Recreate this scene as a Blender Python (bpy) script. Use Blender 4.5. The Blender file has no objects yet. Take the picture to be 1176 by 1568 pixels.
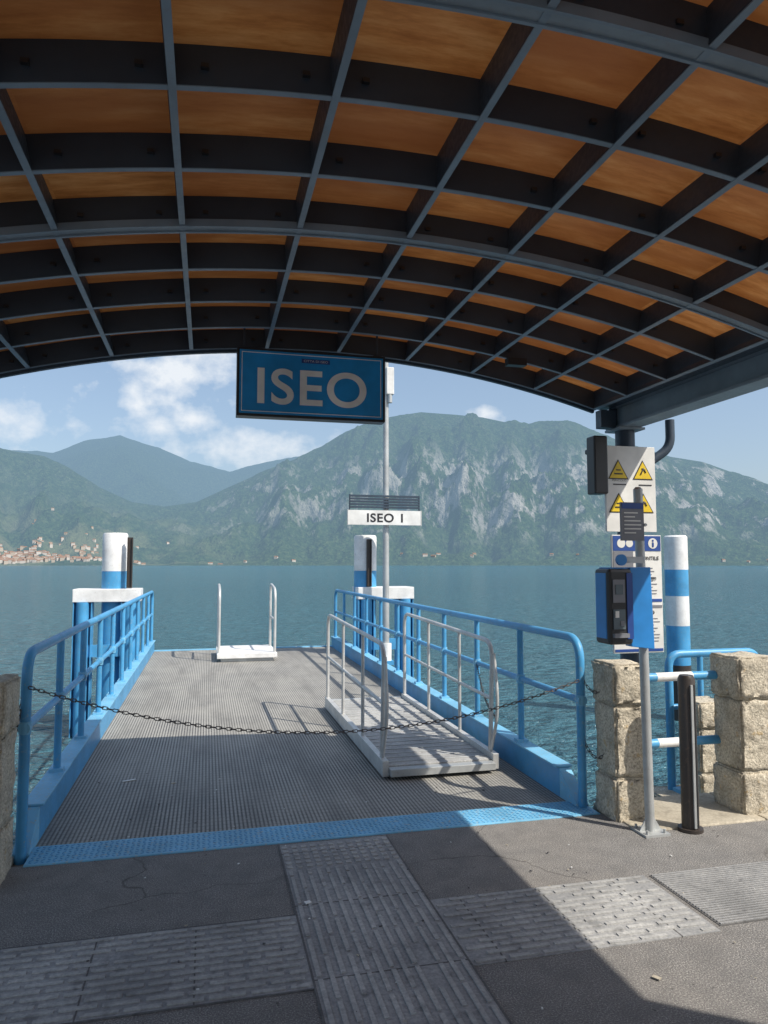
import bpy, bmesh, math, random
from mathutils import Vector, Matrix, noise
random.seed(7)
sc=bpy.context.scene
R=math.radians

# ---------------------------------------------------------------- materials
def newmat(name):
    m=bpy.data.materials.new(name); m.use_nodes=True
    nt=m.node_tree; b=nt.nodes['Principled BSDF']
    return m,nt,b
def N(nt,t,**kw):
    n=nt.nodes.new(t)
    for k,v in kw.items(): setattr(n,k,v)
    return n
def L(nt,a,b): nt.links.new(a,b)
def mth(nt,op,a,b=None,c=None,clamp=False):
    n=N(nt,'ShaderNodeMath',operation=op); n.use_clamp=clamp
    for i,x in enumerate((a,b,c)):
        if x is None: continue
        if isinstance(x,(int,float)): n.inputs[i].default_value=x
        else: L(nt,x,n.inputs[i])
    return n.outputs[0]
def ramp(nt,fac,stops):
    n=N(nt,'ShaderNodeValToRGB'); cr=n.color_ramp
    while len(cr.elements)<len(stops): cr.elements.new(0.5)
    for e,(p,c) in zip(cr.elements,stops):
        e.position=p; e.color=c if len(c)==4 else tuple(c)+(1,)
    L(nt,fac,n.inputs[0]); return n.outputs[0]
def mixc(nt,fac,a,b,mode='MIX'):
    n=N(nt,'ShaderNodeMix',data_type='RGBA',blend_type=mode)
    if isinstance(fac,(int,float)): n.inputs[0].default_value=fac
    else: L(nt,fac,n.inputs[0])
    for i,x in ((6,a),(7,b)):
        if isinstance(x,tuple): n.inputs[i].default_value=x
        else: L(nt,x,n.inputs[i])
    return n.outputs[2]
def pos(nt,scale=None):
    g=N(nt,'ShaderNodeNewGeometry').outputs['Position']
    if scale:
        m=N(nt,'ShaderNodeVectorMath',operation='MULTIPLY'); L(nt,g,m.inputs[0]); m.inputs[1].default_value=scale
        return m.outputs[0]
    return g
def noi(nt,vec,scale,detail=4,rough=0.55):
    n=N(nt,'ShaderNodeTexNoise'); L(nt,vec,n.inputs['Vector'])
    n.inputs['Scale'].default_value=scale; n.inputs['Detail'].default_value=detail; n.inputs['Roughness'].default_value=rough
    return n.outputs['Fac']
def bump(nt,b,h,strength=0.3,dist=0.01):
    n=N(nt,'ShaderNodeBump'); n.inputs['Strength'].default_value=strength; n.inputs['Distance'].default_value=dist
    L(nt,h,n.inputs['Height']); L(nt,n.outputs[0],b.inputs['Normal'])

def paint(name,col,rough=0.45,metal=0.0,wear=0.25,wearcol=(0.25,0.2,0.16,1),scale=3):
    m,nt,b=newmat(name)
    p=pos(nt)
    b.inputs['Metallic'].default_value=metal
    b.inputs['Roughness'].default_value=rough
    n1=noi(nt,p,scale,3,0.65)
    dark=tuple(c*0.72 for c in col[:3])+(1,)
    c=mixc(nt,ramp(nt,n1,[(0.35,(0,0,0)),(0.7,(1,1,1))]),col,dark)
    if wear>0:
        n2=noi(nt,p,scale*14,3,0.6)
        f=mth(nt,'MULTIPLY',ramp(nt,n2,[(0.58,(0,0,0)),(0.67,(1,1,1))]),wear)
        c=mixc(nt,f,c,wearcol)
        L(nt,ramp(nt,n2,[(0.3,(rough*0.8,)*3),(0.7,(min(1,rough*1.3),)*3)]),b.inputs['Roughness'])
    L(nt,c,b.inputs['Base Color'])
    return m

M={}
M['blue']=paint('blue_paint',(0.08,0.36,0.66,1),0.4,wear=0.5,wearcol=(0.26,0.36,0.42,1))
M['bluelight']=paint('worn_blue_paint',(0.20,0.52,0.76,1),0.5,wear=0.7,wearcol=(0.42,0.41,0.39,1))
M['white']=paint('white_paint',(0.87,0.87,0.85,1),0.5,wear=0.3,wearcol=(0.4,0.33,0.27,1))
M['steel']=paint('anthracite_steel',(0.040,0.064,0.095,1),0.45,wear=0.1,wearcol=(0.1,0.09,0.08,1))
M['flange']=paint('grey_flange_steel',(0.22,0.30,0.38,1),0.42,wear=0.15)
M['beam']=paint('grey_beam_steel',(0.25,0.32,0.38,1),0.45,wear=0.15)
M['galv']=paint('galvanised_steel',(0.52,0.54,0.54,1),0.45,metal=0.35,wear=0.2)
M['alu']=paint('aluminium',(0.68,0.68,0.66,1),0.42,metal=0.35,wear=0.25)
M['black']=paint('black_plastic',(0.03,0.032,0.036,1),0.4,wear=0)
M['navy']=paint('navy_print',(0.025,0.08,0.32,1),0.4,wear=0.0)
M['paper']=paint('sign_paper',(0.82,0.82,0.79,1),0.45,wear=0)
M['ink']=paint('ink',(0.02,0.02,0.025,1),0.5,wear=0)
M['greyink']=paint('grey_ink',(0.22,0.23,0.26,1),0.5,wear=0)
M['yellow']=paint('warning_yellow',(0.85,0.60,0.02,1),0.45,wear=0)
M['signblue']=paint('sign_blue',(0.01,0.33,0.80,1),0.5,wear=0)
M['signtext']=paint('sign_letters',(0.92,0.96,0.97,1),0.4,wear=0)
M['brown']=paint('brown_steel',(0.055,0.045,0.04,1),0.4,wear=0.4,wearcol=(0.15,0.1,0.07,1))
M['validblue']=paint('validator_blue',(0.03,0.26,0.68,1),0.35,wear=0)
M['screen']=paint('screen',(0.14,0.18,0.20,1),0.15,wear=0)
M['chain']=paint('chain_steel',(0.13,0.11,0.10,1),0.5,metal=0.5,wear=0.5)

# asphalt
m,nt,b=newmat('asphalt'); p=pos(nt)
fine=noi(nt,p,150,2,0.7); mid=noi(nt,p,7,4,0.6); big=noi(nt,p,0.9,3,0.55)
c=ramp(nt,fine,[(0.3,(0.075,0.075,0.078)),(0.52,(0.20,0.195,0.19)),(0.68,(0.52,0.50,0.46))])
c=mixc(nt,ramp(nt,big,[(0.35,(0,0,0)),(0.7,(0.5,)*3)]),c,(0.25,0.225,0.195,1))
c=mixc(nt,ramp(nt,mid,[(0.4,(0,0,0)),(0.75,(0.5,)*3)]),c,(0.115,0.112,0.11,1))
spots=noi(nt,p,30,2,0.5)
c=mixc(nt,ramp(nt,spots,[(0.70,(0,0,0)),(0.74,(0.6,)*3)]),c,(0.05,0.048,0.045,1))
dv=N(nt,'ShaderNodeVectorMath',operation='MULTIPLY_ADD'); nn=N(nt,'ShaderNodeTexNoise'); L(nt,p,nn.inputs['Vector']); nn.inputs['Scale'].default_value=3; nn.inputs['Detail'].default_value=3
L(nt,nn.outputs['Color'],dv.inputs[0]); dv.inputs[1].default_value=(0.35,0.35,0.0); L(nt,p,dv.inputs[2])
vo=N(nt,'ShaderNodeTexVoronoi',feature='DISTANCE_TO_EDGE'); L(nt,dv.outputs[0],vo.inputs['Vector']); vo.inputs['Scale'].default_value=0.42
ck=mth(nt,'MULTIPLY',ramp(nt,vo.outputs['Distance'],[(0.0,(1,)*3),(0.0024,(0,)*3)]),ramp(nt,big,[(0.42,(0,)*3),(0.55,(0.7,)*3)]))
c=mixc(nt,ck,c,(0.05,0.045,0.04,1))
L(nt,c,b.inputs['Base Color']); b.inputs['Roughness'].default_value=0.9
bump(nt,b,fine,0.7,0.007); M['asphalt']=m

def concrete(name,c0,c1,grain=60):
    m,nt,b=newmat(name); p=pos(nt)
    f=noi(nt,p,grain,3,0.7); g=noi(nt,p,2.2,4,0.6); s=noi(nt,p,14,3,0.6)
    c=ramp(nt,f,[(0.3,c0),(0.7,c1)])
    c=mixc(nt,ramp(nt,g,[(0.35,(0,0,0)),(0.7,(0.65,)*3)]),c,tuple(x*0.55 for x in c0)+(1,))
    c=mixc(nt,ramp(nt,s,[(0.56,(0,0,0)),(0.70,(0.55,)*3)]),c,tuple(x*0.5 for x in c0)+(1,))
    L(nt,c,b.inputs['Base Color']); b.inputs['Roughness'].default_value=0.85
    bump(nt,b,f,0.4,0.004); return m
M['tactile']=concrete('tactile_concrete',(0.27,0.275,0.28),(0.46,0.46,0.45))
M['tactbar']=concrete('tactile_bars',(0.34,0.34,0.335),(0.58,0.575,0.55))
M['joint']=concrete('joint_mortar',(0.10,0.10,0.10),(0.20,0.195,0.19))
M['kerb']=concrete('kerb_stone',(0.40,0.355,0.275),(0.64,0.58,0.46))
M['quaywall']=concrete('quay_wall',(0.16,0.155,0.14),(0.32,0.31,0.27),20)

m,nt,b=newmat('rough_granite'); p=pos(nt)
f=noi(nt,p,70,3,0.75); g=noi(nt,p,6,4,0.65); h=noi(nt,p,18,4,0.6)
c=ramp(nt,f,[(0.3,(0.27,0.235,0.18)),(0.5,(0.56,0.50,0.39)),(0.7,(0.80,0.73,0.59))])
c=mixc(nt,ramp(nt,g,[(0.45,(0,0,0)),(0.68,(0.6,)*3)]),c,(0.25,0.22,0.17,1))
c=mixc(nt,ramp(nt,h,[(0.62,(0,0,0)),(0.7,(0.6,)*3)]),c,(0.50,0.34,0.14,1))
L(nt,c,b.inputs['Base Color']); b.inputs['Roughness'].default_value=0.9
bump(nt,b,mth(nt,'ADD',f,mth(nt,'MULTIPLY',h,2)),0.9,0.010); M['granite']=m

m,nt,b=newmat('ribbed_deck'); p=pos(nt)
sx=N(nt,'ShaderNodeSeparateXYZ'); L(nt,p,sx.inputs[0])
rib=mth(nt,'SINE',mth(nt,'MULTIPLY',sx.outputs[0],2*math.pi/0.026))
rib01=mth(nt,'MULTIPLY_ADD',rib,0.5,0.5)
fr=mth(nt,'FRACT',mth(nt,'MULTIPLY',sx.outputs[1],1/0.065))
seam=mth(nt,'LESS_THAN',fr,0.16)
g=noi(nt,p,1.1,4,0.65); f=noi(nt,p,40,3,0.7); st=noi(nt,pos(nt,(3,0.5,1)),1.4,3,0.6)
c=ramp(nt,rib01,[(0.15,(0.075,0.075,0.074)),(0.65,(0.37,0.362,0.335))])
c=mixc(nt,ramp(nt,g,[(0.35,(0,0,0)),(0.7,(0.5,)*3)]),c,(0.40,0.385,0.34,1))
c=mixc(nt,ramp(nt,st,[(0.45,(0,0,0)),(0.7,(0.55,)*3)]),c,(0.13,0.127,0.12,1))
c=mixc(nt,mth(nt,'MULTIPLY',seam,0.35),c,(0.09,0.09,0.088,1))
c=mixc(nt,ramp(nt,f,[(0.56,(0,0,0)),(0.72,(0.5,)*3)]),c,(0.52,0.50,0.45,1))
L(nt,c,b.inputs['Base Color']); b.inputs['Roughness'].default_value=0.8
bump(nt,b,rib01,0.2,0.003); M['deck']=m

# plywood ceiling (brightness put in as translucency, graded up towards the right)
m,nt,b=newmat('plywood'); p=pos(nt)
sx=N(nt,'ShaderNodeSeparateXYZ'); L(nt,p,sx.inputs[0])
ix=mth(nt,'FLOOR',mth(nt,'DIVIDE',mth(nt,'ADD',sx.outputs[0],5.23-0.389),0.523))
iy=mth(nt,'FLOOR',mth(nt,'DIVIDE',mth(nt,'ADD',sx.outputs[1],10),0.475))
cb=N(nt,'ShaderNodeCombineXYZ'); L(nt,ix,cb.inputs[0]); L(nt,iy,cb.inputs[1])
wn=N(nt,'ShaderNodeTexWhiteNoise',noise_dimensions='3D'); L(nt,cb.outputs[0],wn.inputs['Vector'])
off=N(nt,'ShaderNodeVectorMath',operation='MULTIPLY_ADD'); L(nt,wn.outputs['Color'],off.inputs[0]); off.inputs[1].default_value=(9,9,9); L(nt,pos(nt,(2.0,9.0,2.0)),off.inputs[2])
gr=noi(nt,off.outputs[0],1.6,5,0.68); gr2=noi(nt,off.outputs[0],0.5,2,0.5)
c=ramp(nt,gr,[(0.32,(0.50,0.20,0.055)),(0.5,(0.72,0.34,0.11)),(0.70,(0.90,0.52,0.22))])
c=mixc(nt,ramp(nt,gr2,[(0.45,(0,0,0)),(0.62,(0.65,)*3)]),c,(0.46,0.18,0.055,1))
c=mixc(nt,mth(nt,'MULTIPLY',wn.outputs['Value'],0.55),c,(0.44,0.17,0.07,1))
L(nt,c,b.inputs['Base Color']); b.inputs['Roughness'].default_value=0.6
tr=N(nt,'ShaderNodeBsdfTranslucent'); L(nt,mixc(nt,1.0,c,(1.0,0.78,0.6,1),'MULTIPLY'),tr.inputs[0])
mx=N(nt,'ShaderNodeMixShader')
tfac=ramp(nt,mth(nt,'MULTIPLY_ADD',sx.outputs[0],0.2,0.4),[(0.15,(0.022,)*3),(0.45,(0.045,)*3),(0.95,(0.105,)*3)])
L(nt,tfac,mx.inputs[0])
L(nt,b.outputs[0],mx.inputs[1]); L(nt,tr.outputs[0],mx.inputs[2]); L(nt,mx.outputs[0],nt.nodes['Material Output'].inputs[0])
M['ply']=m

# water
m,nt,b=newmat('lake_water')
b.inputs['Roughness'].default_value=0.14
b.inputs['IOR'].default_value=1.33
n1=noi(nt,pos(nt,(0.8,1.6,1)),2.4,4,0.62); n2=noi(nt,pos(nt,(0.30,0.9,1)),0.6,4,0.6)
h=mth(nt,'ADD',n1,mth(nt,'MULTIPLY',n2,1.6))
bump(nt,b,h,1.0,0.95)
big=noi(nt,pos(nt,(0.004,0.02,1)),1,3,0.5)
c=mixc(nt,big,(0.065,0.185,0.245,1),(0.085,0.225,0.285,1))
c=mixc(nt,ramp(nt,n1,[(0.42,(0,)*3),(0.60,(0.7,)*3)]),c,(0.03,0.10,0.145,1))
L(nt,c,b.inputs['Base Color'])
M['water']=m

def mountain_mat(name,L0,hz):
    m,nt,b=newmat(name); p=pos(nt)
    g=N(nt,'ShaderNodeNewGeometry'); sn=N(nt,'ShaderNodeSeparateXYZ'); L(nt,g.outputs['Normal'],sn.inputs[0])
    sp=N(nt,'ShaderNodeSeparateXYZ'); L(nt,p,sp.inputs[0])
    n1=noi(nt,pos(nt,(1,1,0.5)),0.0035,4,0.6); n2=noi(nt,p,0.05,4,0.75); n3=noi(nt,pos(nt,(1,0.6,0.35)),0.012,6,0.72)
    forest=ramp(nt,n2,[(0.3,(0.018,0.050,0.018)),(0.5,(0.055,0.105,0.038)),(0.7,(0.14,0.19,0.075))])
    field=mixc(nt,n3,(0.16,0.23,0.08,1),(0.32,0.28,0.17,1))
    low=mth(nt,'MULTIPLY',ramp(nt,mth(nt,'MULTIPLY',sp.outputs[2],1/400.),[(0.1,(1,)*3),(0.9,(0,)*3)]),ramp(nt,n1,[(0.48,(0,)*3),(0.56,(0.8,)*3)]))
    left=ramp(nt,mth(nt,'MULTIPLY_ADD',sp.outputs[0],1/2500.,0.5),[(0.35,(1,)*3),(0.6,(0,)*3)])
    c=mixc(nt,mth(nt,'MULTIPLY',low,left),forest,field)
    rock=ramp(nt,n3,[(0.3,(0.20,0.195,0.18)),(0.5,(0.48,0.46,0.42)),(0.7,(0.76,0.72,0.65))])
    steep=mth(nt,'SUBTRACT',1.0,sn.outputs[2])
    rm=mth(nt,'ADD',mth(nt,'MULTIPLY',steep,0.8),mth(nt,'ADD',mth(nt,'MULTIPLY',mth(nt,'SUBTRACT',n3,0.5),2.8),mth(nt,'MULTIPLY',mth(nt,'SUBTRACT',n1,0.5),1.4)))
    rmask=ramp(nt,rm,[(0.27,(0,)*3),(0.50,(0.9,)*3)])
    hm=ramp(nt,mth(nt,'MULTIPLY_ADD',n1,0.12,mth(nt,'MULTIPLY',sp.outputs[2],1/1000.)),[(0.13,(0,)*3),(0.25,(1,)*3),(0.52,(0.95,)*3),(0.70,(0.06,)*3)])
    rt=ramp(nt,mth(nt,'MULTIPLY_ADD',sp.outputs[0],1/3500.,0.5),[(0.42,(0.06,)*3),(0.64,(0.75,)*3),(0.85,(1,)*3)])
    c=mixc(nt,mth(nt,'MULTIPLY',mth(nt,'MULTIPLY',rmask,hm),rt),c,rock)
    L(nt,c,b.inputs['Base Color']); b.inputs['Roughness'].default_value=1.0
    b.inputs['Specular IOR Level'].default_value=0
    bump(nt,b,mth(nt,'ADD',n2,mth(nt,'MULTIPLY',n3,2.5)),1.0,26)
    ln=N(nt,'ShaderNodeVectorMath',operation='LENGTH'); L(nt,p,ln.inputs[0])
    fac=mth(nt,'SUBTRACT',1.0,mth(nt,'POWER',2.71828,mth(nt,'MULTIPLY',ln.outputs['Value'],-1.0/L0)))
    e=N(nt,'ShaderNodeEmission'); e.inputs[0].default_value=hz; e.inputs[1].default_value=1.0  # aerial haze painted into the slopes as blue emission, growing with distance
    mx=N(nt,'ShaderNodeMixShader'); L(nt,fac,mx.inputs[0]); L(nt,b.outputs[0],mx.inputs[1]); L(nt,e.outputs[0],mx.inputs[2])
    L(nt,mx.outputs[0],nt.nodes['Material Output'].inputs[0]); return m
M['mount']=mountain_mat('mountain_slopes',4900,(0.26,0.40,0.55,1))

# ---------------------------------------------------------------- builders
def link(o,parent=None):
    sc.collection.objects.link(o)
    if parent: o.parent=parent
    return o
def empty(name,loc=(0,0,0)):
    e=bpy.data.objects.new(name,None); e.empty_display_size=0.2; sc.collection.objects.link(e); return e
class B:
    def __init__(s): s.v=[];s.f=[];s.m=[];s.mats=[];s.sm=[]
    def mi(s,k):
        if k not in s.mats: s.mats.append(k)
        return s.mats.index(k)
    def add(s,v,f,k,smooth=False):
        o=len(s.v); s.v+= [tuple(x) for x in v]; i=s.mi(k)
        for q in f: s.f.append([a+o for a in q]); s.m.append(i); s.sm.append(smooth)
    def box(s,x0,x1,y0,y1,z0,z1,k,rot=None,piv=None):
        v=[Vector((x,y,z)) for z in (z0,z1) for y in (y0,y1) for x in (x0,x1)]
        if rot is not None:
            piv=Vector(piv) if piv else Vector(((x0+x1)/2,(y0+y1)/2,(z0+z1)/2))
            v=[rot@(q-piv)+piv for q in v]
        s.add(v,[(0,2,3,1),(4,5,7,6),(0,1,5,4),(2,6,7,3),(0,4,6,2),(1,3,7,5)],k)
    def tube(s,pts,r,k,seg=12,closed=False,caps=True):
        pts=[Vector(p) for p in pts]; n=len(pts); rings=[]
        up=None
        for i,p in enumerate(pts):
            if closed: t=(pts[(i+1)%n]-pts[i-1]).normalized()
            else: t=(pts[min(i+1,n-1)]-pts[max(i-1,0)]).normalized()
            if up is None:
                up=Vector((0,0,1)) if abs(t.z)<0.9 else Vector((1,0,0))
            a=(up-t*up.dot(t))
            if a.length<1e-4: a=t.orthogonal()
            a.normalize(); up=a; c=t.cross(a)
            rr=r[i] if isinstance(r,(list,tuple)) else r
            rings.append([p+(a*math.cos(2*math.pi*j/seg)+c*math.sin(2*math.pi*j/seg))*rr for j in range(seg)])
        v=[q for ring in rings for q in ring]; f=[]
        for i in range(n if closed else n-1):
            i2=(i+1)%n
            for j in range(seg):
                f.append((i*seg+j,i*seg+(j+1)%seg,i2*seg+(j+1)%seg,i2*seg+j))
        s.add(v,f,k,True)
        if caps and not closed:
            s.add(rings[0],[tuple(range(seg))[::-1]],k); s.add(rings[-1],[tuple(range(seg))],k)
    def obj(s,name,parent=None,bevel=0):
        me=bpy.data.meshes.new(name); me.from_pydata(s.v,[],s.f)
        for k in s.mats: me.materials.append(M[k])
        for p,i,t in zip(me.polygons,s.m,s.sm): p.material_index=i; p.use_smooth=t
        me.update(); o=bpy.data.objects.new(name,me); link(o,parent)
        if bevel:
            md=o.modifiers.new('bevel','BEVEL'); md.width=bevel; md.segments=2; md.limit_method='ANGLE'; md.angle_limit=R(50)
        return o
def fillet(pts,r,n=6):
    pts=[Vector(p) for p in pts]; out=[pts[0]]
    for i in range(1,len(pts)-1):
        a,b,c=pts[i-1],pts[i],pts[i+1]; d1=(a-b);d2=(c-b); rr=min(r,d1.length/2.01,d2.length/2.01)
        p1=b+d1.normalized()*rr; p2=b+d2.normalized()*rr
        for j in range(n+1):
            t=j/n; out.append(p1*(1-t)**2+b*2*t*(1-t)+p2*t*t)
    out.append(pts[-1]); return out
def text(s,x,y,z,w,h,mat,parent,name='lettering',bold=0.0,spacing=1.0):
    cu=bpy.data.curves.new(name,'FONT'); cu.body=s; cu.size=1; cu.offset=bold; cu.extrude=0; cu.space_character=spacing
    t=bpy.data.objects.new(name+'_tmp',cu); sc.collection.objects.link(t)
    dg=bpy.context.evaluated_depsgraph_get(); dg.update()
    me=bpy.data.meshes.new_from_object(t.evaluated_get(dg))
    bpy.data.objects.remove(t)
    xs=[v.co.x for v in me.vertices]; ys=[v.co.y for v in me.vertices]
    cx,cy=(min(xs)+max(xs))/2,(min(ys)+max(ys))/2; sx=w/(max(xs)-min(xs)); sy=h/(max(ys)-min(ys))
    for v in me.vertices: v.co=Vector((x+(v.co.x-cx)*sx,y,z+(v.co.y-cy)*sy))
    me.materials.clear(); me.materials.append(M[mat])
    o=bpy.data.objects.new(name,me); link(o,parent)
    return o

# ---------------------------------------------------------------- ground / quay
b=B(); b.box(-400,400,-400,4.43,-3,0,'asphalt'); g=b.obj('ground')
b=B(); b.box(-400,400,4.40,4.60,-4,-0.03,'quaywall'); 
b.obj('quay_wall')
b=B()
x=2.62
for i in range(30):
    w=random.uniform(0.8,1.2); b.box(x,x+w-0.008,4.06+random.uniform(-.01,.01),4.615,-0.25,0.012,'kerb'); x+=w
x=-1.03
for i in range(30):
    w=random.uniform(0.8,1.2); b.box(x-w+0.008,x,3.95,4.615,-0.25,0.012,'kerb'); x-=w
b.obj('quay_kerb',bevel=0.01)

# tactile paving
b=B()
SX0,SX1=0.44,1.09; CY0,CY1=2.91,3.51
b.box(SX0,SX1,-1.5,4.38,-0.02,0.004,'tactile')
b.box(-6,SX0-0.003,CY0,CY1,-0.02,0.004,'tactile'); b.box(SX1+0.003,2.28,CY0,CY1,-0.02,0.004,'tactile')
nb=13
def wob(): return random.uniform(-0.003,0.003)
for i in range(nb):
    xc=SX0+(i+0.5)*(SX1-SX0)/nb
    y=-1.5+(0.16 if i%2 else 0)
    while y<3.98:
        if random.random()>0.015:
            h=0.0095+random.uniform(-0.002,0.0005)
            b.box(xc-0.0095+wob()*.5,xc+0.0095+wob()*.5,y+wob(),min(y+0.295+wob(),4.0),0.004,h,'tactbar')
        y+=0.32
for i in range(12):
    for j in range(6):
        xc=SX0+(i+0.5)*(SX1-SX0)/12; yc=4.05+j*0.055
        b.box(xc-0.015,xc+0.015,yc-0.015,yc+0.015,0.004,0.009,'tactbar')
def crossbars(x0,x1):
    for j in range(12):
        yc=CY0+(j+0.5)*(CY1-CY0)/12; x=x0+(0.075 if j%2 else 0.0)
        while x<x1-0.03:
            if random.random()>0.015:
                b.box(x+0.01+wob(),min(x+0.145+wob(),x1-0.005),yc-0.0105+wob()*.6,yc+0.0105+wob()*.6,0.004,0.0095+random.uniform(-0.002,0.0005),'tactbar')
            x+=0.155
crossbars(-4,SX0-0.01); crossbars(SX1+0.01,2.27)
b.obj('tactile_paving')
b=B()
for y in [y0*0.64-1.52 for y0 in range(10)]:
    b.box(SX0,SX1,y-0.003,y+0.003,0.0,0.0052,'joint')
for x in [-3.8+i*0.42 for i in range(15)]:
    if x<SX0-0.1 or (SX1<x<2.2): b.box(x-0.003,x+0.003,CY0,CY1,0,0.0052,'joint')
for xx in (SX0-0.006,SX1-0.004): b.box(xx,xx+0.009,-1.5,4.38,0,0.0048,'joint')
b.box(-6,SX0-.01,CY1,CY1+0.008,0,0.0045,'joint'); b.box(-6,SX0-.01,CY0-0.008,CY0,0,0.0045,'joint')
b.obj('paving_joint')
b=B(); b.box(2.31,3.9,2.95,3.5,-0.02,0.003,'joint')
for i in range(26):
    y=2.96+i*0.021; b.box(2.32,3.88,y,y+0.011,0.003,0.008,'tactile')
b.obj('ribbed_paving_strip')
b=B()
for i in range(200):
    x=random.uniform(-1.5,3.2); y=random.uniform(2.1,6.5); s=random.uniform(0.002,0.007)
    z0=0.006 if y<4.4 else 0.002
    if random.random()<0.06: s*=2.5
    b.box(x-s,x+s,y-s*0.6,y+s*0.6,z0,z0+0.003,'paper' if random.random()<0.35 else 'kerb' if random.random()<0.5 else 'brown',rot=Matrix.Rotation(random.uniform(0,3),3,'Z'))
b.box(-0.60,-0.50,5.92,5.94,0.004,0.008,'paper',rot=Matrix.Rotation(0.4,3,'Z')); b.box(0.49,0.52,3.60,3.625,0.009,0.013,'paper',rot=Matrix.Rotation(0.3,3,'Z'))
b.obj('litter_debris')

me=bpy.data.meshes.new('lake_water'); bm=bmesh.new()
vs=[bm.verts.new(c) for c in ((-12000,3,-1.2),(12000,3,-1.2),(12000,12000,-1.2),(-12000,12000,-1.2))]; bm.faces.new(vs); bm.to_mesh(me)
me.materials.append(M['water']); link(bpy.data.objects.new('lake_water',me))

# ---------------------------------------------------------------- mountains
def interp(tab,x):
    if x<=tab[0][0]: return tab[0][1]
    for (a,va),(c,vc) in zip(tab,tab[1:]):
        if x<=c:
            t=(x-a)/(c-a); return va+(vc-va)*t
    return tab[-1][1]
A=[(-60,.14),(-45,.15),(-35.6,.159),(-28.1,.143),(-25.5,.138),(-23.9,.125),(-21.7,.101),(-19.4,.083),(-17.1,.078),(-14.7,.085),(-12.2,.107),(-9.7,.128),(-7.15,.146),(-5,.166),(-3.54,.1827),(-1.46,.2),(.62,.209),(2.97,.2152),(5.8,.2107),(7.9,.206),(10.9,.193),(12.4,.1975),(14.5,.197),(16.1,.1835),(18.2,.167),(21.9,.141),(24.1,.132),(28.1,.100),(36,.08),(60,.06)]
Bt=[(-60,.12),(-45,.12),(-28.1,.144),(-25,.1425),(-22.6,.163),(-20.35,.1705),(-17.55,.1586),(-15.2,.141),(-12.2,.129),(-8.7,.1455),(-6.1,.1536),(0,.14),(10,.1),(60,.1)]
YAW=13.8
def shape(t):
    if t<0.2: return 0.10*t/0.2
    return 0.10+0.90*((t-0.2)/0.8)**0.85
def hA(azr,r):
    a=R(azr+YAW); x=r*math.sin(a); y=r*math.cos(a)
    Rs=2500+120*noise.noise(Vector((azr*0.12,3.3,0))); Rr=4300
    t=(r-Rs)/(Rr-Rs)
    if t<0: return -6.0
    H=interp(A,azr)*Rr
    if t>1: return H*(1-(t-1)*1.5)
    env=math.sin(math.pi*min(t,1))**0.8
    rn=noise.ridged_multi_fractal(Vector((x/560,y/700,1.7)),0.9,2.1,6,1.0,2.0)-1.1
    fn=noise.fractal(Vector((x/150,y/190,5.1)),0.7,2.1,6)
    sl=noise.noise(Vector((azr*0.55,r/2500,9.0)))
    h=H*shape(t)+env*H*(0.15*rn+0.075*fn+0.10*sl)+fn*7*min(1,t*3)
    return max(h,-4+ t*60)
def hB(azr,r):
    a=R(azr+YAW); x=r*math.sin(a); y=r*math.cos(a); t=(r-5200)/(8200-5200)
    H=interp(Bt,azr)*8200
    env=math.sin(math.pi*max(0,min(t,1)))
    rn=noise.ridged_multi_fractal(Vector((x/1100,y/1100,4.7)),0.9,2.1,5,1.0,2.0)-1.1
    fn=noise.fractal(Vector((x/260,y/260,2.1)),0.7,2.1,5)
    return H*(t**0.8 if t>0 else 0)+env*H*(0.12*rn)+fn*14 if t<=1 else H*(1-(t-1)*2)
def terrain(name,hf,r0,r1,nr,na,a0,a1):
    v=[];f=[]
    for i in range(na+1):
        az=a0+(a1-a0)*i/na; a=R(az+YAW); s,c=math.sin(a),math.cos(a)
        for j in range(nr+1):
            r=r0+(r1-r0)*j/nr; v.append((r*s,r*c,hf(az,r)))
    for i in range(na):
        for j in range(nr):
            k=i*(nr+1)+j; f.append((k,k+nr+1,k+nr+2,k+1))
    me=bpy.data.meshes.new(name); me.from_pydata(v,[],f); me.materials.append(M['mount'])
    for p in me.polygons: p.use_smooth=True
    me.update(); return link(bpy.data.objects.new(name,me))
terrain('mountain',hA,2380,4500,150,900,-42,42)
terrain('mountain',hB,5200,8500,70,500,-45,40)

M['houses']=paint('house_walls',(0.44,0.40,0.35,1),0.8,wear=0)
M['houses2']=paint('house_walls_pale',(0.54,0.52,0.49,1),0.8,wear=0)
M['tiles']=paint('terracotta_tiles',(0.30,0.19,0.145,1),0.8,wear=0)
b=B()
def house(az,r,w,d,h):
    a=R(az+YAW); x=r*math.sin(a); y=r*math.cos(a); z=hA(az,r)-1
    if z<0: z=0
    rot=Matrix.Rotation(-a+random.uniform(-.5,.5),3,'Z'); c=Vector((x,y,z))
    def T(l): return [rot@Vector(q)+c for q in l]
    k=random.choice(['houses','houses2','houses2'])
    v=T([(-w,-d,-4),(w,-d,-4),(w,d,-4),(-w,d,-4),(-w,-d,h),(w,-d,h),(w,d,h),(-w,d,h)])
    b.add(v,[(0,1,5,4),(1,2,6,5),(2,3,7,6),(3,0,4,7)],k)
    e=1.08
    v=T([(-w*e,-d*e,h),(w*e,-d*e,h),(w*e,d*e,h),(-w*e,d*e,h),(-w*e,0,h+d*0.5),(w*e,0,h+d*0.5)])
    b.add(v,[(0,1,5,4),(2,3,4,5),(0,4,3),(1,2,5)],'tiles')
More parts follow.
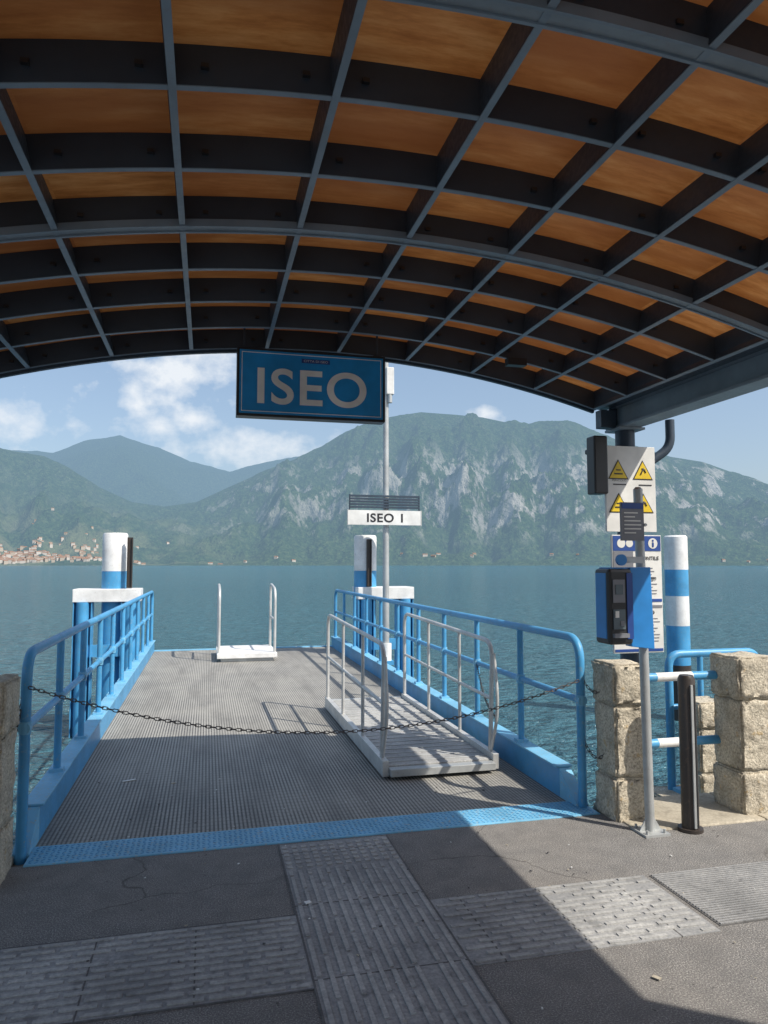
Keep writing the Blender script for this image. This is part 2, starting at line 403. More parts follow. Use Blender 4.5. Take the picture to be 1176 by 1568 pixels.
for i in range(300):
    az=-29+abs(random.gauss(0,1))*4.2 if random.random()<.5 else random.uniform(-31,-19.5)
    if az>-18.5: continue
    rr=2560+abs(random.gauss(0,1))*130
    house(az,rr,random.uniform(4,8),random.uniform(4,6),random.uniform(6,11))
for i in range(22):
    az=random.uniform(-20,30); house(az,2590+random.random()*50,random.uniform(4,9),5,random.uniform(4,7))
for i in range(16):
    az=random.uniform(-30,-16); house(az,2600+random.random()*700,random.uniform(4,6),4,random.uniform(4,7))
b.obj('lakeside_town')

# ---------------------------------------------------------------- pontoon
PX0,PX1,PY0,PY1=-0.98,2.50,4.44,14.5
pont=empty('pontoon_jetty')
b=B(); b.box(PX0+0.02,PX1-0.02,PY0+0.24,PY1,-0.10,0.0,'deck')
b.obj('deck',pont)
b=B(); b.box(PX0+0.03,PX1+0.06,PY0-0.03,PY0+0.25,-0.08,0.008,'bluelight'); b.obj('threshold_plate',pont,bevel=0.004)
b=B()
for i in range(112):
    for j in range(8):
        xx=PX0+0.06+i*0.031; yy=PY0+0.0+j*0.031
        b.box(xx-0.010,xx+0.010,yy-0.003,yy+0.003,0.008,0.0105,'blue',rot=Matrix.Rotation(R(45 if (i+j)%2 else -45),3,'Z'))
b.obj('tread_pattern',pont)
b=B()
for sx,xx in ((1,PX0),(-1,PX1)):
    xa,xb=(xx-0.06,xx+0.03) if sx==1 else (xx-0.03,xx+0.06)
    y0=PY0+0.12
    for (w0,w1,z0,z1,k) in ((xa,xb,-0.30,0.20,'blue'),(xa-0.02,xb+0.02,0.20,0.215,'bluelight')):
        b.box(w0,w1,y0+0.25,PY1,z0,z1,k)
    b.add([(xa,y0,-.05),(xb,y0,-.05),(xa,y0+.248,-.3),(xb,y0+.248,-.3),(xa,y0,.02),(xb,y0,.02),(xa,y0+.248,.20),(xb,y0+.248,.20)],
          [(0,2,3,1),(4,5,7,6),(0,1,5,4),(2,6,7,3),(0,4,6,2),(1,3,7,5)],'bluelight')
b.box(PX0,PX1,PY1,PY1+0.08,-0.3,0.02,'bluelight')
b.box(PX0+.1,PX1-.1,PY0+0.3,PY1,-0.45,-0.12,'steel')
b.obj('side_beams',pont,bevel=0.004)
b=B(); b.box(PX0+0.2,PX1-0.2,11.5,14.3,-1.5,-0.46,'blue'); b.obj('float_hull',pont,bevel=0.02)

def railing(xr,ystart,n,sp,yend):
    e=empty('railing'); b=B()
    top=1.14; 
    pts=fillet([(xr,ystart,-0.15),(xr,ystart,top),(xr,yend,top),(xr,yend,0.0)],0.16,8)
    b.tube(pts,0.030,'blue')
    b.tube([(xr,ystart,0.72),(xr,yend,0.72)],0.024,'blue')
    b.obj('handrail',e)
    b=B()
    for i in range(1,n):
        y=ystart+i*sp
        b.tube([(xr,y,-0.1),(xr,y,top)],0.025,'blue')
        b.box(xr-0.045,xr+0.045,y-0.04,y+0.04,0.20,0.235,'bluelight')
    b.obj('posts',e)
    b=B()
    for i in range(0,n):
        y=ystart+i*sp
        b.tube([(xr,y-0.03,0.72),(xr,y+0.03,0.72)],0.034,'bluelight')
        b.tube([(xr,y,0.685),(xr,y,0.755)],0.034,'bluelight')
    b.obj('clamps',e)
    return e
railing(PX0-0.015,4.56,10,0.98,14.3)
railing(PX1+0.015,4.56,10,0.98,14.3)

gw=empty('gangway_ramp'); gx0,gx1,gy0,gy1=1.34,2.30,5.5,8.3
b=B()
b.box(gx0+0.05,gx1-0.05,gy0+.03,gy1,0.075,0.095,'tactbar')
b.box(gx0,gx0+0.05,gy0,gy1,0.02,0.14,'alu'); b.box(gx1-0.05,gx1,gy0,gy1,0.02,0.14,'alu')
b.box(gx0+.052,gx1-.052,gy0-0.06,gy0+.028,0.03,0.085,'galv'); b.box(gx0+.052,gx1-.052,gy1,gy1+.05,0.03,0.10,'galv')
for i in range(22):
    y=gy0+0.12+i*0.125; b.box(gx0+.06,gx1-.06,y,y+0.012,0.0945,0.101,'galv')
b.obj('ramp_plate',gw,bevel=0.004)
for xx in (gx0+0.025,gx1-0.025):
    b=B()
    b.tube(fillet([(xx,gy0+0.12,0.1),(xx,gy0+0.05,1.02),(xx,gy1-0.05,1.08),(xx,gy1-0.05,0.1)],0.16,8),0.019,'alu',10)
    b.tube([(xx,gy0+0.09,0.56),(xx,gy1-0.05,0.60)],0.015,'alu',8)
    b.tube(fillet([(xx,gy0+0.12,0.1),(xx+0.0,gy0-0.07,0.5),(xx,gy0+0.02,0.93)],0.2,6),0.014,'alu',8)
    for y in (6.35,7.3):
        b.tube([(xx,y,0.1),(xx,y,1.04)],0.016,'alu',8)
    b.obj('ramp_handrail',gw)

st=empty('boarding_step'); b=B()
b.box(0.19,1.20,12.6,13.9,0.06,0.14,'white'); b.box(0.25,1.14,12.65,13.85,0.0,0.06,'galv')
b.obj('step_plate',st,bevel=0.006)
for xx in (0.22,1.17):
    b=B()
    b.tube(fillet([(xx,12.75,0.14),(xx,12.75,1.22),(xx,13.7,1.30),(xx,13.7,0.14)],0.2,8),0.024,'alu',10)
    b.tube([(xx,12.75,0.68),(xx,13.7,0.7)],0.018,'alu',8)
    b.obj('step_handrail',st)

# ---------------------------------------------------------------- mooring piles
def piling(cx,cy,capx0,capx1,guide):
    e=empty('mooring_pile'); b=B()
    b.tube([(cx,cy,1.54),(cx,cy,2.17),(cx,cy,2.20)],[0.21,0.21,0.19],'white',28)
    b.tube([(cx,cy,1.1),(cx,cy,1.542)],0.2085,'blue',28,caps=False)
    b.tube([(cx,cy,-3),(cx,cy,1.1)],0.2,'blue',24)
    b.obj('pile_column',e)
    b=B(); b.box(capx0,capx1,cy-0.32,cy+0.25,1.02,1.24,'white'); b.obj('pile_cap',e,bevel=0.01)
    b=B()
    for xx in (capx0+0.16,capx1-0.16):
        b.box(xx-0.15,xx-0.135,cy-0.3,cy-0.06,-3,1.018,'blue'); b.box(xx+0.135,xx+0.15,cy-0.3,cy-0.06,-3,1.018,'blue')
        b.box(xx-0.134,xx+0.134,cy-0.19,cy-0.17,-3,1.018,'blue')
        b.tube([(xx,cy-0.27,-3),(xx,cy-0.27,1.018)],0.10,'blue',16)
    b.box(capx0+.1,capx1-.1,cy-0.27,cy-0.21,0.1,0.3,'blue')
    b.obj('pile_legs',e)
    b=B(); gx=cx+guide
    b.box(gx-0.03,gx+0.03,cy-0.24,cy-0.2,1.25,2.12,'brown'); b.box(gx-0.045,gx-0.031,cy-0.27,cy-0.2,1.25,2.12,'brown'); b.box(gx+0.031,gx+0.045,cy-0.27,cy-0.2,1.25,2.12,'brown')
    b.obj('pile_guide',e)
piling(-1.56,13.3,-2.18,-1.10,0.27)
piling(2.88,13.2,2.68,3.74,0.02)
e=empty('mooring_pile'); b=B(); cx,cy=8.57,11.85
zz=[(2.17,1.56,'white'),(1.56,1.07,'blue'),(1.07,0.52,'white'),(0.52,-0.2,'blue'),(-0.2,-3,'brown')]
for i,(z1,z0,k) in enumerate(zz): b.tube([(cx,cy,z0),(cx,cy,z1)],0.21-0.0008*i,k,28,caps=(i==0))
b.tube([(cx,cy,2.17),(cx,cy,2.2)],[0.21,0.18],'white',28)
b.obj('pile_column',e)

# ---------------------------------------------------------------- lamp post with ISEO 1 sign
lp=empty('lamp_post'); px,py=3.13,12.6
b=B(); b.tube([(px,py,-0.25),(px,py,5.5)],[0.062,0.050],'galv',16)
b.tube([(px,py,-0.05),(px,py,0.25)],0.10,'white',18); b.box(px-0.25,px+0.12,py-0.12,py+0.12,-0.12,-0.05,'blue')
b.tube([(px,py,-2.5),(px,py,-0.1)],0.09,'blue',14)
b.obj('post',lp)
b=B(); b.box(px-0.01,px+0.13,py-0.11,py-0.0,4.75,5.25,'paper'); b.tube([(px+0.06,py-0.06,4.6),(px+0.06,py-0.06,4.76)],0.045,'galv',12)
b.box(px-0.09,px-0.04,py-0.05,py+0.05,4.9,5.1,'galv')
b.obj('lamp_unit',lp,bevel=0.01)
b=B(); sx0,sx1=px-0.72,px+0.62; sy=py-0.11
b.box(sx0,sx1,sy-0.03,sy+0.03,2.36,2.62,'paper')
b.box(sx0-0.012,sx0-.001,sy-0.035,sy+0.035,2.35,2.63,'alu'); b.box(sx1+.001,sx1+0.012,sy-0.035,sy+0.035,2.35,2.63,'alu')
for i in range(5):
    z=2.66+i*0.05; b.box(sx0+0.03,sx1-0.03,sy-0.03,sy+0.03,z,z+0.034,'steel')
b.box(sx0+0.02,sx0+0.035,sy-.025,sy+.025,2.62,2.9,'steel'); b.box(sx1-.035,sx1-.02,sy-.025,sy+.025,2.62,2.9,'steel')
b.tube([(px,py,2.4),(px,py-0.09,2.4)],0.02,'galv',8); b.tube([(px,py,2.8),(px,py-0.09,2.8)],0.02,'galv',8)
b.obj('name_panel',lp)
text('ISEO 1',(sx0+sx1)/2,sy-0.034,2.487,0.66,0.16,'ink',lp,bold=0.022,spacing=1.1)

# ---------------------------------------------------------------- canopy
can=empty('canopy_roof')
CX=0.80; XL,XR=-1.72,3.02; YB,YF=-2.5,5.16; CUR=0.0655
def zb(x): return 3.218-CUR*(x-CX)**2
def nrm(x):
    s=-2*CUR*(x-CX); return Vector((-s,0,1)).normalized()
NS=48
def arch(b,y0,y1,o0,o1,k,x0=XL,x1=XR):
    v=[];f=[]
    for i in range(NS+1):
        x=x0+(x1-x0)*i/NS; p=Vector((x,0,zb(x))); n=nrm(x)
        for (y,o) in ((y0,o0),(y1,o0),(y1,o1),(y0,o1)):
            q=p+n*o; v.append((q.x,y,q.z))
    for i in range(NS):
        a=i*4;c=a+4
        for j in range(4):
            f.append((a+j,c+j,c+(j+1)%4,a+(j+1)%4))
    f.append((3,2,1,0)); f.append((NS*4,NS*4+1,NS*4+2,NS*4+3))
    b.add(v,f,k)
ribY=[5.14-0.473*i for i in range(5)]+[3.248-0.49*i for i in range(1,12)]
b=B(); bf=B()
for i,y in enumerate(ribY):
    main = i in (4,7,10,13)
    if main:
        arch(b,y-0.022,y+0.022,0.004,0.134,'steel')
        arch(bf,y-0.036,y-0.024,-0.012,0.022,'flange'); arch(bf,y+0.024,y+0.036,-0.012,0.022,'flange'); arch(bf,y-0.0235,y+0.0235,-0.004,0.003,'beam')
    else:
        arch(b,y-0.013,y+0.013,0.0,0.134,'steel'); arch(bf,y-0.012,y+0.012,-0.004,-0.0005,'flange')
    if i==0: arch(b,y+0.02,y+0.05,-0.022,0.19,'steel')
b.obj('cross_ribs',can); 
purX=[0.389+0.523*k for k in range(-4,6)]
b=B()
for x in purX:
    p=Vector((x,0,zb(x))); n=nrm(x); t=Vector((n.z,0,-n.x))
    def bar(bb,w,o0,o1,k):
        v=[]
        for y in (YB,YF-0.035):
            for (a,o) in ((-w,o0),(w,o0),(w,o1),(-w,o1)):
                q=p+t*a+n*o; v.append((q.x,y,q.z))
        bb.add(v,[(0,1,2,3),(7,6,5,4),(0,4,5,1),(1,5,6,2),(2,6,7,3),(3,7,4,0)],k)
    bar(b,0.013,0.002,0.132,'steel'); bar(bf,0.013,-0.0065,-0.002,'flange')
b.obj('purlins',can); bf.obj('flanges',can)
b=B()
for x in purX:
    for y in ribY[:9]:
        for s in (-1,1):
            if random.random()<0.6:
                xx=x+s*0.10; b.box(xx-0.012,xx+0.012,y-0.030,y-0.012,zb(xx)+0.05,zb(xx)+0.065,'black')
b.obj('bolt_heads',can)
b=B()
v=[];f=[]
for i in range(NS+1):
    x=XL+(XR-XL)*i/NS; q=Vector((x,0,zb(x)))+nrm(x)*0.137
    v+=[(q.x,YB,q.z),(q.x,YF-0.003,q.z)]
for i in range(NS): f.append((2*i,2*i+2,2*i+3,2*i+1))
b.add(v,f,'ply',True); b.obj('plywood_ceiling',can)
b=B()
arch(b,YF-0.06,YF+0.035,0.19,0.205,'steel',XL-0.05,XR+0.05)
b.obj('roof_edge_trim',can)
b=B(); z1=2.925
for s,xend in ((-1,XL),(1,XR)):
    xe=xend+s*0.18
    b.box(xe-0.085,xe+0.085,YB,YF+0.0,z1-0.02,z1,'beam'); b.box(xe-0.085,xe+0.085,YB,YF,z1-0.20,z1-0.18,'beam')
    b.box(xe-0.012,xe+0.012,YB,YF-0.01,z1-0.18,z1-0.02,'beam')
    for y in (YF-0.05,3.25,1.8,0.3): b.box(xe-0.08,xe+0.08,y-0.008,y+0.008,z1-0.178,z1-0.022,'steel')
    a0,a1=sorted((xend,xe-s*0.086))
    b.box(a0-0.02,a1,YB,YF-0.02,z1-0.03,z1-0.01,'steel')
    b.box(min(xend,xend-s*.02),max(xend,xend-s*.02),YB,YF-0.02,z1-0.028,zb(xend)+0.15,'steel')
    xo=xe+s*0.17
    b.box(xo-0.07,xo+0.07,YB,YF-0.02,z1-0.12,z1-0.105,'steel'); b.box(xo+s*0.071-0.004,xo+s*0.071+0.004,YB,YF-0.02,z1-0.12,z1+0.01,'steel')
b.obj('eave_beams',can,bevel=0.003)
zE=2.74
b=B()
for (cx,cy) in ((3.20,5.02),(-1.90,5.02),(3.2,-2.0),(-1.90,-2.0)):
    z0=-3 if cy>4.4 else 0
    b.tube([(cx,cy,z0),(cx,cy,zE-0.032)],0.075,'steel',20)
    b.box(cx-0.11,cx+0.11,cy-0.11,cy+0.11,zE-0.035,zE-0.017,'beam')
b.box(2.97,3.1,4.98,5.06,zE-0.02,zE+0.12,'steel')
b.obj('columns',can)
b=B()
b.tube(fillet([(3.56,4.95,zE+0.06),(3.56,4.95,zE-0.16),(3.42,4.98,zE-0.26),(3.32,5.0,zE-0.32),(3.30,5.1,zE-0.45),(3.30,5.1,-1)],0.10,6),0.036,'steel',14)
b.obj('downpipe',can)
b=B()
for (x,y) in ((2.06,4.60),):
    b.box(2.02,2.16,4.58,4.64,zb(2.1)-0.06,zb(2.1)-0.01,'black')
b.obj('fittings',can)

# hanging sign
hs=empty('hanging_station_sign'); x0,x1,z0,z1,ys=0.175,1.225,2.67,3.15,5.0
b=B()
b.box(x0,x1,ys-0.05,ys+0.05,z0,z1,'black'); b.obj('sign_case',hs,bevel=0.004)
b=B(); b.box(x0+0.018,x1-0.018,ys-0.054,ys-0.0505,z0+0.018,z1-0.018,'signblue'); b.obj('sign_face',hs)
b=B(); m_=0.032
X0,X1,Z0,Z1=x0+m_,x1-m_,z0+m_,z1-m_
b.box(X0,X1,ys-0.0570,ys-0.0545,Z1-0.005,Z1,'signtext'); b.box(X0,X1,ys-0.057,ys-0.0545,Z0,Z0+0.005,'signtext')
b.box(X0,X0+0.005,ys-0.0565,ys-0.0545,Z0+.005,Z1-.005,'signtext'); b.box(X1-0.005,X1,ys-0.0565,ys-0.0545,Z0+.005,Z1-.005,'signtext')
b.box(0.62,0.82,ys-0.0575,ys-0.0545,3.062,3.092,'navy')
b.obj('sign_border',hs)
text('ISEO',0.70,ys-0.0585,2.885,0.77,0.255,'signtext',hs,bold=0.016,spacing=1.08)
text('CITTA DI ISEO',0.72,ys-0.0585,3.077,0.17,0.016,'paper',hs,'sticker_text')
b=B()
for x in (x0+0.05,x1-0.05): b.tube([(x,ys,z1-0.01),(x,ys,3.33)],0.008,'steel',8); b.box(x-0.03,x+0.03,ys-0.02,ys+0.02,z1,z1+0.015,'steel')
b.obj('hanger_rods',hs)

# ---------------------------------------------------------------- info board on column
ib=empty('information_board'); yb=4.86
b=B()
b.box(2.92,3.345,yb-0.012,yb+0.012,1.90,2.555,'paper')
b.box(2.955,3.375,yb-0.018,yb+0.006,0.99,1.875,'paper')
b.box(3.1,3.3,yb+0.012,yb+0.09,2.4,2.45,'galv'); b.box(3.1,3.3,yb+0.012,yb+0.09,1.4,1.45,'galv')
b.obj('panels',ib,bevel=0.002)
def tri(b,cx,cz,s,y,k):
    h=s*0.866; b.add([(cx-s/2,y,cz-h/2),(cx+s/2,y,cz-h/2),(cx,y,cz+h/2)],[(0,1,2)],k)
b=B()
for cx in (3.025,3.235):
    for cz in (2.375,2.12):
        tri(b,cx,cz,0.175,yb-0.0145,'ink'); tri(b,cx,cz-0.003,0.150,yb-0.0165,'yellow')
        if cx>3.1:
            b.tube([(cx-0.02,yb-0.018,cz-0.035),(cx+0.005,yb-0.018,cz+0.01),(cx+0.025,yb-0.018,cz-0.02)],0.006,'ink',6); b.tube([(cx-.01,yb-.018,cz+.01),(cx+.02,yb-.018,cz+.0)],0.005,'ink',6)
        else:
            b.box(cx-0.035,cx+0.035,yb-0.019,yb-0.017,cz-0.04,cz-0.03,'ink'); b.box(cx-0.02,cx+0.02,yb-0.019,yb-0.017,cz-0.01,cz-0.002,'ink')
for cx in (2.98,3.2):
    b.box(cx,cx+0.11,yb-0.0155,yb-0.0135,2.255,2.263,'ink')
b.box(2.962,3.368,yb-0.0215,yb-0.0185,1.755,1.868,'navy'); b.box(2.962,3.368,yb-0.0215,yb-0.0185,1.37,1.392,'navy'); b.box(2.962,3.368,yb-.0215,yb-.0185,1.325,1.345,'greyink')
b.box(2.962,3.368,yb-0.0215,yb-0.0185,1.0,1.02,'navy')
b.box(2.962,3.13,yb-0.0215,yb-0.0185,1.60,1.75,'greyink')
for cx,r in ((3.03,0.035),(3.10,0.03),(3.30,0.04)):
    b.add([(cx+r*math.cos(t*math.pi/10),yb-0.0235,1.812+r*math.sin(t*math.pi/10)) for t in range(20)],[tuple(range(20))],'paper')
b.box(3.293,3.307,yb-0.0265,yb-0.0245,1.785,1.82,'navy'); b.box(3.293,3.307,yb-0.0265,yb-0.0245,1.827,1.84,'navy')
for j in range(9):
    z=1.62-j*0.024; b.box(3.20,3.20+random.uniform(0.08,0.15),yb-0.0205,yb-0.0185,z,z+0.007,'greyink')
for j in range(8):
    z=1.24-j*0.024; b.box(3.19,3.19+random.uniform(0.08,0.16),yb-0.0205,yb-0.0185,z,z+0.007,'greyink')
b.obj('pictograms',ib)
text('PONTILE',3.27,yb-0.022,1.70,0.16,0.028,'ink',ib,'board_text',bold=0.02)
text('NUMERI',3.26,yb-0.024,1.545,0.12,0.024,'ink',ib,'board_text',bold=0.02)
text('ISEO',3.25,yb-0.022,1.29,0.10,0.030,'ink',ib,'board_text',bold=0.02)
text('PERICOLO',3.03,yb-0.017,2.29,0.12,0.014,'ink',ib,'board_text')
b=B(); b.box(2.80,2.915,4.80,4.92,2.18,2.62,'black'); b.box(2.83,3.15,4.94,5.0,2.5,2.54,'black'); b.obj('speaker_box',ib,bevel=0.012)

# ---------------------------------------------------------------- ticket validator
tv=empty('ticket_validator'); px,py=2.69,4.05
b=B(); b.tube([(px,py,0.01),(px-0.025,py,2.13)],0.029,'galv',18); b.tube([(px-0.025,py,2.13),(px-0.025,py,2.145)],[0.029,0.015],'galv',18)
b.box(px-0.085,px+0.085,py-0.085,py+0.085,0.0,0.014,'galv')
for sx in (-1,1):
    for sy in (-1,1): b.tube([(px+sx*.06,py+sy*.06,.01),(px+sx*.06,py+sy*.06,.035)],0.009,'galv',6)
    b.add([(px+sx*.028,py-.003,.014),(px+sx*.075,py-.003,.014),(px+sx*.028,py-.003,.09),(px+sx*.028,py+.003,.014),(px+sx*.075,py+.003,.014),(px+sx*.028,py+.003,.09)],[(0,1,2),(5,4,3),(1,4,5,2)],'galv')
b.obj('pole',tv)
b=B()
b.box(2.37,2.535,3.93,4.10,1.165,1.625,'black'); b.obj('reader_box',tv,bevel=0.02)
b=B()
b.box(2.366,2.374,3.96,4.08,1.2,1.6,'validblue'); b.box(2.40,2.53,3.96,4.09,1.622,1.634,'validblue')
b.add([(2.53,3.95,1.15),(2.69,3.95,1.13),(2.675,3.95,1.635),(2.53,3.95,1.635),(2.53,4.02,1.15),(2.69,4.02,1.13),(2.675,4.02,1.635),(2.53,4.02,1.635)],
      [(0,1,2,3),(7,6,5,4),(0,4,5,1),(1,5,6,2),(2,6,7,3),(3,7,4,0)],'validblue')
b.obj('blue_bracket',tv,bevel=0.004)
b=B()
b.box(2.395,2.475,3.922,3.931,1.42,1.56,'greyink'); b.box(2.41,2.46,3.918,3.923,1.47,1.53,'screen')
b.box(2.395,2.475,3.922,3.931,1.26,1.38,'screen'); b.box(2.405,2.43,3.918,3.923,1.33,1.37,'paper'); b.box(2.44,2.465,3.918,3.923,1.28,1.31,'greyink')
b.box(2.39,2.49,3.905,3.93,1.21,1.235,'greyink'); b.box(2.49,2.53,3.924,3.931,1.2,1.6,'navy')
b.obj('reader_details',tv)
b=B(); b.box(2.50,2.66,3.985,4.0,1.80,2.04,'greyink'); b.box(2.505,2.655,3.981,3.9845,2.0,2.035,'navy')
for j in range(6): b.box(2.52,2.52+random.uniform(.06,.12),3.9815,3.9845,1.97-j*0.025,1.978-j*0.025,'paper')
b.tube([(px-.02,py-.03,1.9),(px-.02,py-.07,1.9)],0.01,'galv',6)
b.obj('notice_plate',tv)
b=B(); b.tube([(2.49,3.97,1.68),(2.49,3.99,1.68)],0.035,'validblue',16); b.box(2.485,2.66,3.99,4.0,1.66,1.70,'galv'); b.obj('round_tag',tv)

sb=empty('steel_bollard'); b=B(); px,py=2.955,4.02
b.tube([(px,py,0.0),(px,py,0.93),(px,py,0.955)],[0.052,0.052,0.04],'brown',20)
b.box(px-0.012,px+0.004,py-0.060,py-0.05,0.03,0.90,'galv'); b.box(px+0.012,px+0.02,py-0.056,py-0.045,0.03,0.90,'black')
b.tube([(px,py,0),(px,py,0.02)],0.075,'brown',20)
b.obj('post',sb)

# ---------------------------------------------------------------- stone pillars
def stone_block(b,x0,x1,y0,y1,z0,z1,seed,amp=0.012,res=0.035):
    bm=bmesh.new(); bmesh.ops.create_cube(bm,size=1)
    for v in bm.verts: v.co=Vector((x0+(v.co.x+.5)*(x1-x0),y0+(v.co.y+.5)*(y1-y0),z0+(v.co.z+.5)*(z1-z0)))
    bmesh.ops.bevel(bm,geom=bm.edges[:],offset=0.014,segments=2,affect='EDGES')
    bmesh.ops.triangulate(bm,faces=bm.faces[:])
    for _ in range(4):
        le=[e for e in bm.edges if e.calc_length()>res*1.4]
        if not le: break
        bmesh.ops.subdivide_edges(bm,edges=le,cuts=1); bmesh.ops.triangulate(bm,faces=bm.faces[:])
    bm.normal_update()
    for v in bm.verts:
        q=v.co*9+Vector((seed,0,0)); d=noise.fractal(q,0.8,2,4)*amp+noise.noise(v.co*40+Vector((seed,3,1)))*amp*0.35
        v.co+=v.normal*d
    bm.verts.index_update()
    b.add([v.co[:] for v in bm.verts],[tuple(v.index for v in f.verts) for f in bm.faces],'granite',True); bm.free()
def pillar(x0,x1,y0,y1,zb0,zt,seed):
    b=B(); h=zt-zb0
    stone_block(b,x0-0.020,x1+0.020,y0-0.020,y1+0.020,zb0+h*0.73,zt,seed)
    stone_block(b,x0-0.010,x1+0.010,y0-0.010,y1+0.010,zb0+h*0.27,zb0+h*0.733,seed+5)
    stone_block(b,x0-0.020,x1+0.01,y0-0.020,y1+0.015,zb0-0.02,zb0+h*0.273,seed+9)
    return b.obj('stone_pillar')
pillar(2.60,2.80,4.26,4.50,0,1.0,1)
pillar(3.47,3.75,4.16,4.42,0,1.03,22)
pillar(-1.32,-1.02,4.13,4.42,0,1.04,43)
pillar(4.02,4.28,5.3,5.55,-0.3,0.5,64)
pillar(5.2,5.48,4.16,4.42,0,1.0,80)
b=B(); stone_block(b,3.75,7.0,4.62,5.75,-0.9,-0.3,9,0.01,0.12); b.box(3.8,6.9,4.7,5.7,-3,-0.9,'quaywall'); b.obj('stone_landing')
b=B()
for z in (0.885,0.445):
    for (a,c,k) in ((2.80,2.98,'blue'),(2.98,3.26,'white'),(3.26,3.47,'blue')): b.tube([(a,4.38,z),(c,4.38,z)],0.030 if k=='blue' else 0.0305,k,14)
    for (a,c,k) in ((3.75,4.2,'blue'),(4.2,4.7,'white'),(4.7,5.2,'blue')): b.tube([(a,4.3,z),(c,4.3,z)],0.030,k,14)
b.obj('barrier_rail')
b=B()
b.tube(fillet([(3.98,5.65,-0.5),(3.98,5.65,0.86),(4.9,5.65,0.86),(4.9,5.65,-0.3)],0.12,6),0.035,'blue',14)
b.tube([(3.98,5.65,0.4),(4.9,5.65,0.4)],0.025,'blue',12); b.tube([(4.3,5.65,-0.3),(4.3,5.65,0.86)],0.025,'blue',12)
b.box(3.95,4.6,5.25,5.6,-0.30,-0.27,'bluelight')
b.obj('landing_railing')

def chain(name,p0,p1,sag,link_l=0.042):
    p0=Vector(p0);p1=Vector(p1); S=[]
    n=400
    for i in range(n+1):
        t=i/n; p=p0.lerp(p1,t); p.z-=sag*4*t*(1-t); S.append(p)
    b=B(); acc=0; step=link_l*0.72; k=0; nxt=0
    for i in range(1,n+1):
        acc+=(S[i]-S[i-1]).length
        if acc>=nxt:
            t=(S[i]-S[i-1]).normalized(); up=Vector((0,0,1)); s=t.cross(up).normalized(); u=s.cross(t)
            w=s if k%2 else u
            hl=link_l/2-0.003; hw=0.0085; loop=[]
            for a in range(12):
                an=2*math.pi*a/12; cx=math.cos(an); sy=math.sin(an)
                loop.append(S[i]+t*(cx*hw+ (hl-hw)*(1 if cx>0 else -1))+w*sy*hw)
            b.tube(loop,0.0028,'chain',6,closed=True); k+=1; nxt+=step
    b.obj(name)
chain('barrier_chain',(PX0+0.01,4.53,0.95),(PX1-0.01,4.53,0.86),0.30)
chain('barrier_chain',(PX1+0.03,4.55,0.86),(2.6,4.4,0.82),0.05)
chain('barrier_chain',(PX1+0.03,4.55,0.45),(2.6,4.4,0.40),0.07)
chain('barrier_chain',(PX0-0.03,4.55,0.9),(-1.1,4.46,0.3),0.03)
chain('barrier_chain',(2.3,5.55,0.42),(PX1,6.5,0.72),0.1)

# ---------------------------------------------------------------- unseen kiosk shape added behind the viewer to cast a ground shadow
kk=empty('shadow_blocker'); rot=Matrix.Rotation(math.atan2(-.59,.81),4,'Z')
kk.matrix_world=Matrix.Translation((3.33,0.80,0))@rot
b=B(); b.box(0,4.5,-4,0,2.9,3.02,'beam'); b.obj('roof',kk,bevel=0.02)
b=B(); b.box(0.6,4,-3.6,-0.6,0,2.9,'houses2'); b.obj('walls',kk)
b=B(); b.box(1.0,2.2,-0.6,-0.57,1.0,2.1,'screen'); b.box(2.8,3.6,-0.6,-0.57,0.0,2.1,'validblue'); b.box(0.95,2.25,-0.56,-0.5,0.95,1.0,'galv'); b.obj('window_and_door',kk)

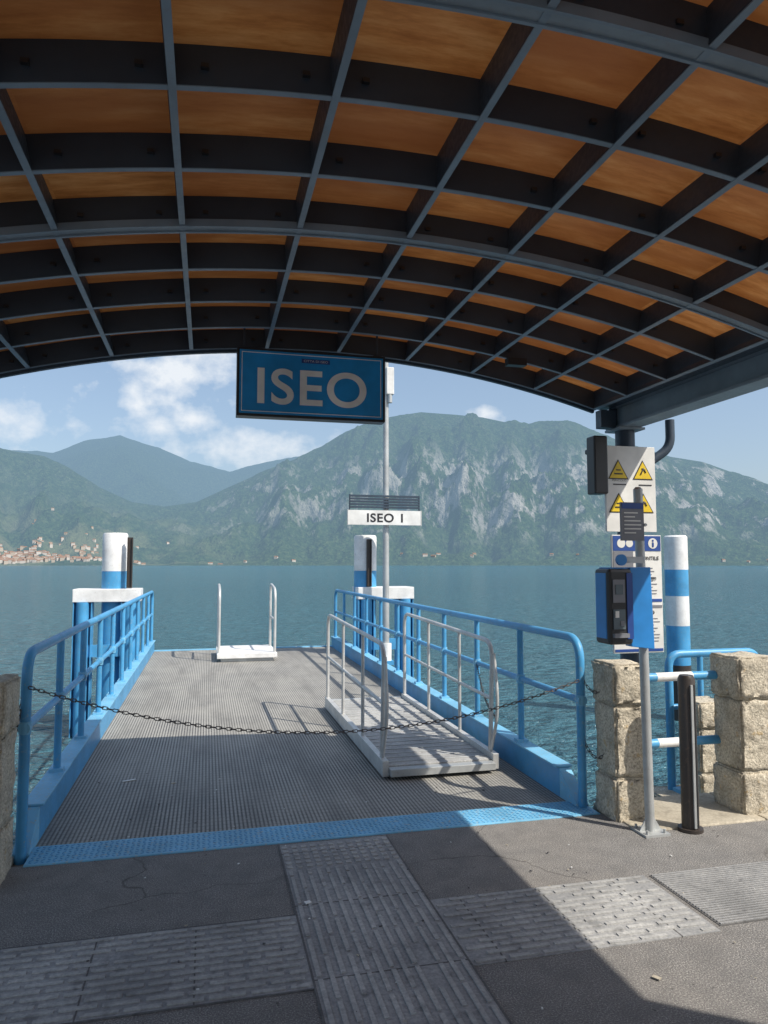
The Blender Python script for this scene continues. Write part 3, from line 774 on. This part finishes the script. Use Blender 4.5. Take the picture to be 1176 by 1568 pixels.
# ---------------------------------------------------------------- sky, sun
w=bpy.data.worlds.new('World'); sc.world=w; w.use_nodes=True; nt=w.node_tree
bg=nt.nodes['Background']
sky=N(nt,'ShaderNodeTexSky',sky_type='NISHITA'); sky.sun_disc=False; sky.sun_elevation=R(47.8); sky.sun_rotation=R(135)
sky.air_density=1.0; sky.dust_density=2.2; sky.ozone_density=1.5
tc=N(nt,'ShaderNodeTexCoord'); dirv=tc.outputs['Generated']
sp=N(nt,'ShaderNodeSeparateXYZ'); L(nt,dirv,sp.inputs[0])
mp=N(nt,'ShaderNodeVectorMath',operation='MULTIPLY'); L(nt,dirv,mp.inputs[0]); mp.inputs[1].default_value=(1,1,1.3)
cn=noi(nt,mp.outputs[0],19,6,0.56)
tot=None
for (a,e_,rx,ry,st) in ((-15.8,14.4,.085,.055,1.1),(-19.6,13.2,.026,.024,.9),(-14.9,11.3,.040,.026,1),(-17.4,10.4,.03,.02,.8),(-10.5,9.0,.12,.028,.85),(-27.5,10.2,.07,.028,.9),(8.3,11.9,.028,.012,1),(40,15,.1,.04,.9),(-45,14,.12,.05,.9)):
    az=R(YAW+a)
    dt=N(nt,'ShaderNodeVectorMath',operation='DOT_PRODUCT'); L(nt,dirv,dt.inputs[0]); dt.inputs[1].default_value=(math.cos(az)/rx,-math.sin(az)/rx,0)
    A1=mth(nt,'MULTIPLY',dt.outputs['Value'],dt.outputs['Value'])
    B0=mth(nt,'MULTIPLY_ADD',sp.outputs[2],1/ry,-math.sin(R(e_))/ry)
    rr=mth(nt,'SQRT',mth(nt,'MULTIPLY_ADD',B0,B0,A1))
    val=mth(nt,'SUBTRACT',1.08,rr)
    val=mth(nt,'ADD',val,mth(nt,'MULTIPLY_ADD',cn,4.2,-2.1))
    val=mth(nt,'MULTIPLY',val,0.8*st,clamp=True)
    tot=val if tot is None else mth(nt,'MAXIMUM',tot,val)
front=mth(nt,'GREATER_THAN',sp.outputs[1],0.0)
tot=mth(nt,'MULTIPLY',tot,front)
tot=mth(nt,'MULTIPLY',tot,0.85)
hz=mixc(nt,0.25,sky.outputs[0],(3.6,4.7,6.0,1))
cl=mixc(nt,tot,hz,(6.2,6.4,6.6,1))
L(nt,cl,bg.inputs[0]); bg.inputs[1].default_value=0.15
try: w.cycles.sampling_method='MANUAL'; w.cycles.sample_map_resolution=256
except Exception: pass
su=bpy.data.lights.new('sun','SUN'); su.energy=5.0; su.angle=R(0.53); su.color=(1,0.93,0.83)
so=bpy.data.objects.new('sun',su); link(so); so.rotation_euler=Vector((-0.64,0.64,-1)).to_track_quat('-Z','Y').to_euler(); so.location=(10,-10,20)

cam=bpy.data.cameras.new('camera'); co=bpy.data.objects.new('camera',cam); link(co)
co.location=(0,0,1.65); co.rotation_euler=(R(94.2),0,R(-YAW))
cam.sensor_fit='VERTICAL'; cam.sensor_height=36; cam.sensor_width=27; cam.lens=1100/1568*36; cam.clip_end=30000; cam.clip_start=0.05
sc.camera=co
sc.view_settings.view_transform='Standard'; sc.view_settings.look='None'; sc.view_settings.exposure=0
